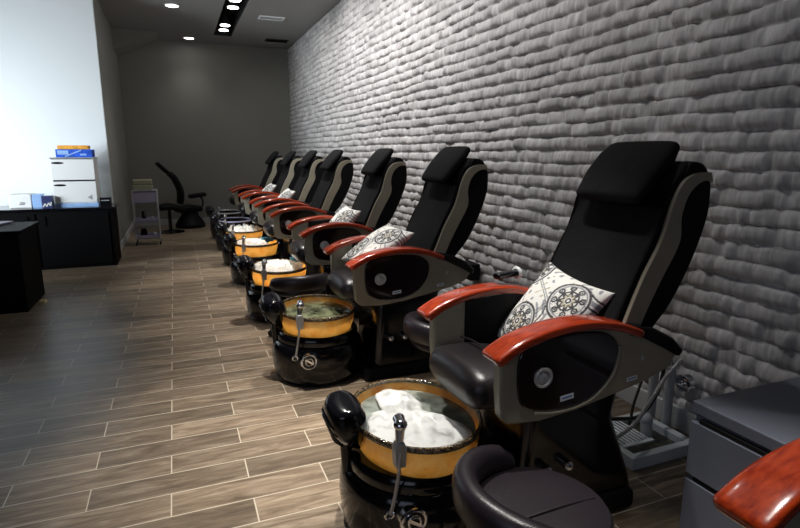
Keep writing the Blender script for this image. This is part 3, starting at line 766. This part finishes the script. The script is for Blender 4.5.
bm = nb(); box(bm, (-1.60, 8.10, CTZ + .083), (.10, .20, .165)); tag(obj('tissue_box', bm, 'pale_blue', bevel=.006), 'pale blue box beside the white printer', 'box')
pb = thing('patterned_box', 'dark patterned box with white flower marks left of the file box', 'box', (-1.475, 7.98, CTZ))
bm = nb(); box(bm, (-.005, 0, .075), (.11, .13, .15)); obj('body', bm, 'navy', pb, bevel=.004)
for k, (x, a) in enumerate(((-.04, .5), (-.02, -.5), (.0, .4), (.02, -.4), (.035, .3))):
    bm = nb(); box(bm, (x, -.067, .035 + .004 * k), (.012, .004, .045), Matrix.Rotation(a, 4, 'Y')); obj('petal', bm, 'white', pb)
dk = thing('picture_frame', 'dark blue framed panel at the left edge of the counter', 'frame', (-2.06, 8.12, CTZ))
bm = nb()
for c_, s_ in (((-.1, 0, .012), (.24, .03, .024)), ((-.1, 0, .158), (.24, .03, .024)), ((.008, 0, .085), (.03, .03, .17)), ((-.205, 0, .085), (.03, .03, .17))): box(bm, c_, s_)
obj('frame', bm, 'navy', dk, bevel=.003)
bm = nb(); box(bm, (-.1, .002, .085), (.19, .012, .13)); obj('panel', bm, 'pale_blue', dk)
sb = thing('card_holder', 'small dark box between the file box and the grey wall corner', 'box', (-.845, 8.0, CTZ))
bm = nb(); box(bm, (0, 0, .055), (.125, .14, .11)); obj('body', bm, 'black_gloss', sb, bevel=.006)
bm = nb(); box(bm, (0, -.071, .075), (.09, .003, .012)); obj('strip', bm, 'silver', sb)

# ------------------------------------------------------------------ near black desk
ds = thing('desk', 'black reception desk at the left edge, nearer than the counter', 'desk', (-1.33, 5.76, 0))
bm = nb(); box(bm, (-1.0, .36, .36), (2.0, .72, .72)); obj('body', bm, 'black_lam', ds, bevel=.004)
bm = nb(); box(bm, (-.99, .35, .735), (2.04, .76, .03)); obj('top', bm, 'black_lam', ds, bevel=.004)
bm = nb(); slab(bm, [(-1.50, 6.42), (-1.62, 5.98), (-2.4, 5.9), (-2.4, 6.44)], .752, .772); tag(obj('tray', bm, 'lilac', bevel=.004), 'pale lilac tray lying on the near black desk', 'tray')
bm = nb(); slab(bm, [(-1.30, 6.05), (-1.25, 6.04), (-1.24, 6.10), (-1.285, 6.11)], .0, .03); tag(obj('cream_patch', bm, 'pale_cream', bevel=.003), 'tiny cream wedge on the floor beside the black desk', 'patch')  # small raised cream shape on the floor by the desk

# ------------------------------------------------------------------ trolley by the grey wall
tr = thing('trolley', 'pale three-shelf salon trolley beside the grey side wall', 'trolley', (-.46, 9.62, 0))
for z0, h, mt in ((.66, .17, 'lilac'), (.36, .06, 'lilac'), (.10, .06, 'lilac')):
    bm = nb(); box(bm, (0, 0, z0 + .006), (.34, .30, .012))
    for c_, s_ in (((0, -.147, z0 + h / 2), (.34, .006, h)), ((0, .147, z0 + h / 2), (.34, .006, h)), ((-.167, 0, z0 + h / 2), (.006, .29, h)), ((.167, 0, z0 + h / 2), (.006, .29, h))): box(bm, c_, s_)
    obj('drawer' if h > .1 else 'shelf', bm, mt, tr, bevel=.002)
for x in (-.175, .175):
    for y in (-.155, .155):
        bm = nb(); cyl(bm, (x, y, .05), (x, y, .86), .010, n=12); l = obj('post', bm, 'silver', tr)
        bm = nb(); cyl(bm, (x - .01, y, .027), (x + .01, y, .027), .027, n=14); obj('caster', bm, 'rubber', l)
bm = nb(); box(bm, (0, 0, .855), (.36, .32, .014)); obj('top', bm, 'silver', tr, bevel=.003)
bm = nb(); box(bm, (-.48, 9.62, .862 + .04), (.29, .22, .08)); tag(obj('folded_towel', bm, 'olive', bevel=.02), 'dark olive folded towel lowest of two on the trolley', 'towel')
bm = nb(); box(bm, (-.48, 9.62, .944 + .04), (.28, .21, .078)); tag(obj('folded_towel', bm, 'olive', bevel=.02), 'olive folded towel topmost of two on the trolley', 'towel')
for x, y, z, r, h, mt, lb in ((-.38, 9.55, .373, .028, .07, 'silver', 'small silver jar on the middle trolley shelf'), (-.50, 9.60, .372, .035, .16, 'black_gloss', 'black bottle on the middle trolley shelf'),
                              (-.37, 9.58, .112, .04, .08, 'silver', 'silver tin on the bottom trolley shelf'), (-.52, 9.60, .112, .05, .14, 'black_matt', 'black jar on the bottom trolley shelf')):
    bm = nb(); lathe(bm, [(r, 0), (r, h * .75), (r * .8, h * .82), (r * .8, h)], c=(x, y, z), n=20); tag(obj('jar', bm, mt), lb, 'jar', 'jars on the trolley')

# ------------------------------------------------------------------ dark chairs at the far wall
fc2 = thing('salon_chair', 'black high-back chair standing behind the pale trolley', 'chair', (-.14, 10.9, -.0), .15)
bm = nb(); loft(bm, [(-.14, 0, .46), (0, 0, .48), (.13, 0, .46)], [.2, .22, .2], [.05, .06, .05], round_ends=.04); obj('seat', bm, 'black_matt', fc2)
bm = nb(); loft(bm, smooth_path([(.20, 0, .54), (.215, 0, .75), (.13, 0, .98), (.06, 0, 1.06)], 4), [.16, .18, .19, .2, .2, .2, .2, .2, .2, .19, .18, .17, .16], [.05] * 13, round_ends=.03); obj('backrest', bm, 'black_matt', fc2)
bm = nb(); loft(bm, [(.01, 0, 1.10), (-.13, 0, 1.24)], [.14, .14], [.035, .03], round_ends=.03); obj('headrest', bm, 'black_matt', fc2)
bm = nb(); cyl(bm, (0, 0, .05), (0, 0, .45), .03); obj('column', bm, 'black_gloss', fc2)
bm = nb(); lathe(bm, [(.24, 0), (.24, .02), (.05, .05), (.03, .06)], n=32); obj('base', bm, 'black_gloss', fc2)
ls = thing('task_stool', 'low black stool with flat back pad in front of the far wall', 'stool', (.22, 11.55, 0), .3)
bm = nb(); loft(bm, [(-.22, 0, .36), (0, 0, .38), (.17, 0, .36)], [.18, .2, .18], [.06, .07, .06], round_ends=.04); obj('seat', bm, 'black_matt', ls)
bm = nb(); loft(bm, [(.04, 0, .60), (.30, 0, .63)], [.10, .10], [.04, .04], round_ends=.03); obj('back_pad', bm, 'black_matt', ls)
bm = nb(); tube(bm, [(.10, 0, .36), (.25, 0, .40), (.26, 0, .55), (.18, 0, .60)], .018); obj('bracket', bm, 'black_gloss', ls)
bm = nb(); lathe(bm, [(.27, 0), (.28, .06), (.22, .16), (.16, .24), (.15, .31)], n=32); obj('base', bm, 'black_matt', ls)

# ------------------------------------------------------------------ ceiling fittings
def downlight(x, y, lb):
    t = thing('downlight', lb, 'ceiling light', (x, y, CZ), 0, 'recessed round ceiling lights')
    bm = nb(); torus(bm, (0, 0, -.004), .095, .012, n=32); obj('trim_ring', bm, 'white', t)
    bm = nb(); cyl(bm, (0, 0, -.008), (0, 0, -.002), .086, n=32); obj('lens', bm, 'lamp', t)
downlight(.146, 9.25, 'round ceiling light nearer the white wall, larger in the picture')
downlight(.437, 11.61, 'round ceiling light close to the grey far wall')
def track_spot(x, y, lb):
    t = thing('track_spot', lb, 'spotlight', (x, y, CZ + .30), 0, 'spotlights in the dark ceiling slot')
    bm = nb(); cyl(bm, (0, 0, -.30), (0, 0, -.10), .085, .06, n=24); cyl(bm, (0, 0, -.12), (0, 0, .0), .02); obj('can', bm, 'slot', t)
    bm = nb(); cyl(bm, (0, 0, -.310), (0, 0, -.301), .078, n=24); obj('lens', bm, 'lamp', t)
for y in BY[:5]:                   # the lamp built into each lit bowl
    l = bpy.data.lights.new('bowl_led', 'POINT'); l.energy = 4.5 if y > 2 else 2.2; l.color = (1, .95, .82); l.shadow_soft_size = .03
    o = bpy.data.objects.new('bowl_led', l); COL.objects.link(o); o.location = (BX, y, .365)
for x, y, lb in ((.975, 8.62, 'spotlight in the ceiling slot at the top edge of the picture'), (.985, 9.04, 'spotlight in the ceiling slot, second from the top edge'),
                 (.975, 10.28, 'spotlight in the ceiling slot, nearer of the close pair'), (.985, 10.68, 'spotlight in the ceiling slot, deepest one')):
    track_spot(x, y, lb)
vt = thing('ceiling_vent', 'white framed air vent in the ceiling near the relief wall', 'vent', (1.62, 9.48, CZ), .0)
bm = nb()
for c_, s_ in (((0, -.09, -.008), (.40, .03, .016)), ((0, .09, -.008), (.40, .03, .016)), ((-.185, 0, -.008), (.03, .16, .016)), ((.185, 0, -.008), (.03, .16, .016))): box(bm, c_, s_)
obj('frame', bm, 'white', vt, bevel=.003)
bm = nb(); box(bm, (0, 0, -.002), (.35, .16, .004)); obj('opening', bm, 'slot', vt)
for k in range(5):
    bm = nb(); box(bm, (0, -.06 + .03 * k, -.008), (.34, .012, .003), Matrix.Rotation(.6, 4, 'X')); obj('slat', bm, 'silver', vt)
v2 = thing('ceiling_vent', 'dark air vent in the ceiling beside the far end of the relief wall', 'vent', (2.0, 11.25, CZ), .0)
bm = nb(); box(bm, (0, 0, -.006), (.42, .24, .012)); obj('frame', bm, 'slot', v2, bevel=.003)
for k in range(5):
    bm = nb(); box(bm, (0, -.08 + .04 * k, -.014), (.38, .014, .004), Matrix.Rotation(.6, 4, 'X')); obj('slat', bm, 'black_matt', v2)

# ------------------------------------------------------------------ lights
def spot(loc, aim, power, cone, blend=.6, col=(1, .96, .90), r=.06):
    l = bpy.data.lights.new('spot', 'SPOT'); l.energy = power; l.spot_size = math.radians(cone); l.spot_blend = blend; l.color = col; l.shadow_soft_size = r
    o = bpy.data.objects.new('spot_lamp', l); COL.objects.link(o); o.location = loc
    o.rotation_euler = (Vector(aim) - Vector(loc)).to_track_quat('-Z', 'Y').to_euler(); return o
def area(loc, aim, power, sx, sy, col, spread=180):
    l = bpy.data.lights.new('daylight', 'AREA'); l.shape = 'RECTANGLE'; l.size = sx; l.size_y = sy; l.energy = power; l.color = col; l.spread = math.radians(spread)
    o = bpy.data.objects.new('window_daylight', l); COL.objects.link(o); o.location = loc
    o.rotation_euler = (Vector(aim) - Vector(loc)).to_track_quat('-Z', 'Y').to_euler(); return o
ZL = CZ - .03
# wall washers
for y, p in ((10.7, 22), (9.0, 75), (7.4, 150), (5.8, 185), (4.3, 105), (2.6, 44)):
    spot((1.0, y, ZL), (WX, y + .15, 1.75), p, 125, 1, (1, .97, .94))
# down spots on basins and aisle
for x, y, ax, ay, p in ((.98, 10.3, .3, 10.3, 35), (.98, 8.6, .7, 7.6, 170), (.98, 7.0, .5, 6.5, 260), (.98, 5.4, .72, 4.9, 330), (.98, 3.8, .65, 3.4, 260), (.98, 2.2, .82, 1.85, 400), (.4, 3.0, .42, 2.62, 430)):
    spot((x, y, ZL), (ax, ay, .3), p, 42, .85)
spot((.98, .9, ZL), (1.10, .72, .7), 250, 34, .8)
spot((.146, 9.25, ZL), (.146, 9.25, 0), 40, 90, .8); spot((.437, 11.61, ZL), (.437, 11.61, 0), 14, 100, 1)
# daylight from the shop window on the left, and from the front behind the camera
area((-4.8, 5.6, 1.7), (-1.7, 8.66, 1.5), 76, 2.2, 1.4, (.87, .95, 1), 80)
area((-3.2, -2.2, 2.2), (1.0, 3.2, .5), 17, 3.5, 2.2, (.72, .80, 1), 150)

w = bpy.data.worlds.new('world'); SC.world = w; w.use_nodes = True
w.node_tree.nodes['Background'].inputs[0].default_value = (.75, .82, 1, 1); w.node_tree.nodes['Background'].inputs[1].default_value = .006

# ------------------------------------------------------------------ camera
f = 550.; PH = math.atan(110 / f); TH = math.atan(227 / math.hypot(f, 110))
cd = bpy.data.cameras.new('camera'); cam = bpy.data.objects.new('camera', cd); COL.objects.link(cam)
cd.sensor_fit = 'HORIZONTAL'; cd.sensor_width = 36; cd.lens = 36 * f / 800; cd.clip_start = .05
cam.location = (0, 0, 1.415); cam.rotation_euler = (PI / 2 - PH, 0, -TH)
SC.camera = cam
vs = SC.view_settings
vs.view_transform = 'Standard'; vs.look = 'None'; vs.gamma = 1; vs.use_curve_mapping = False; vs.exposure = 0.
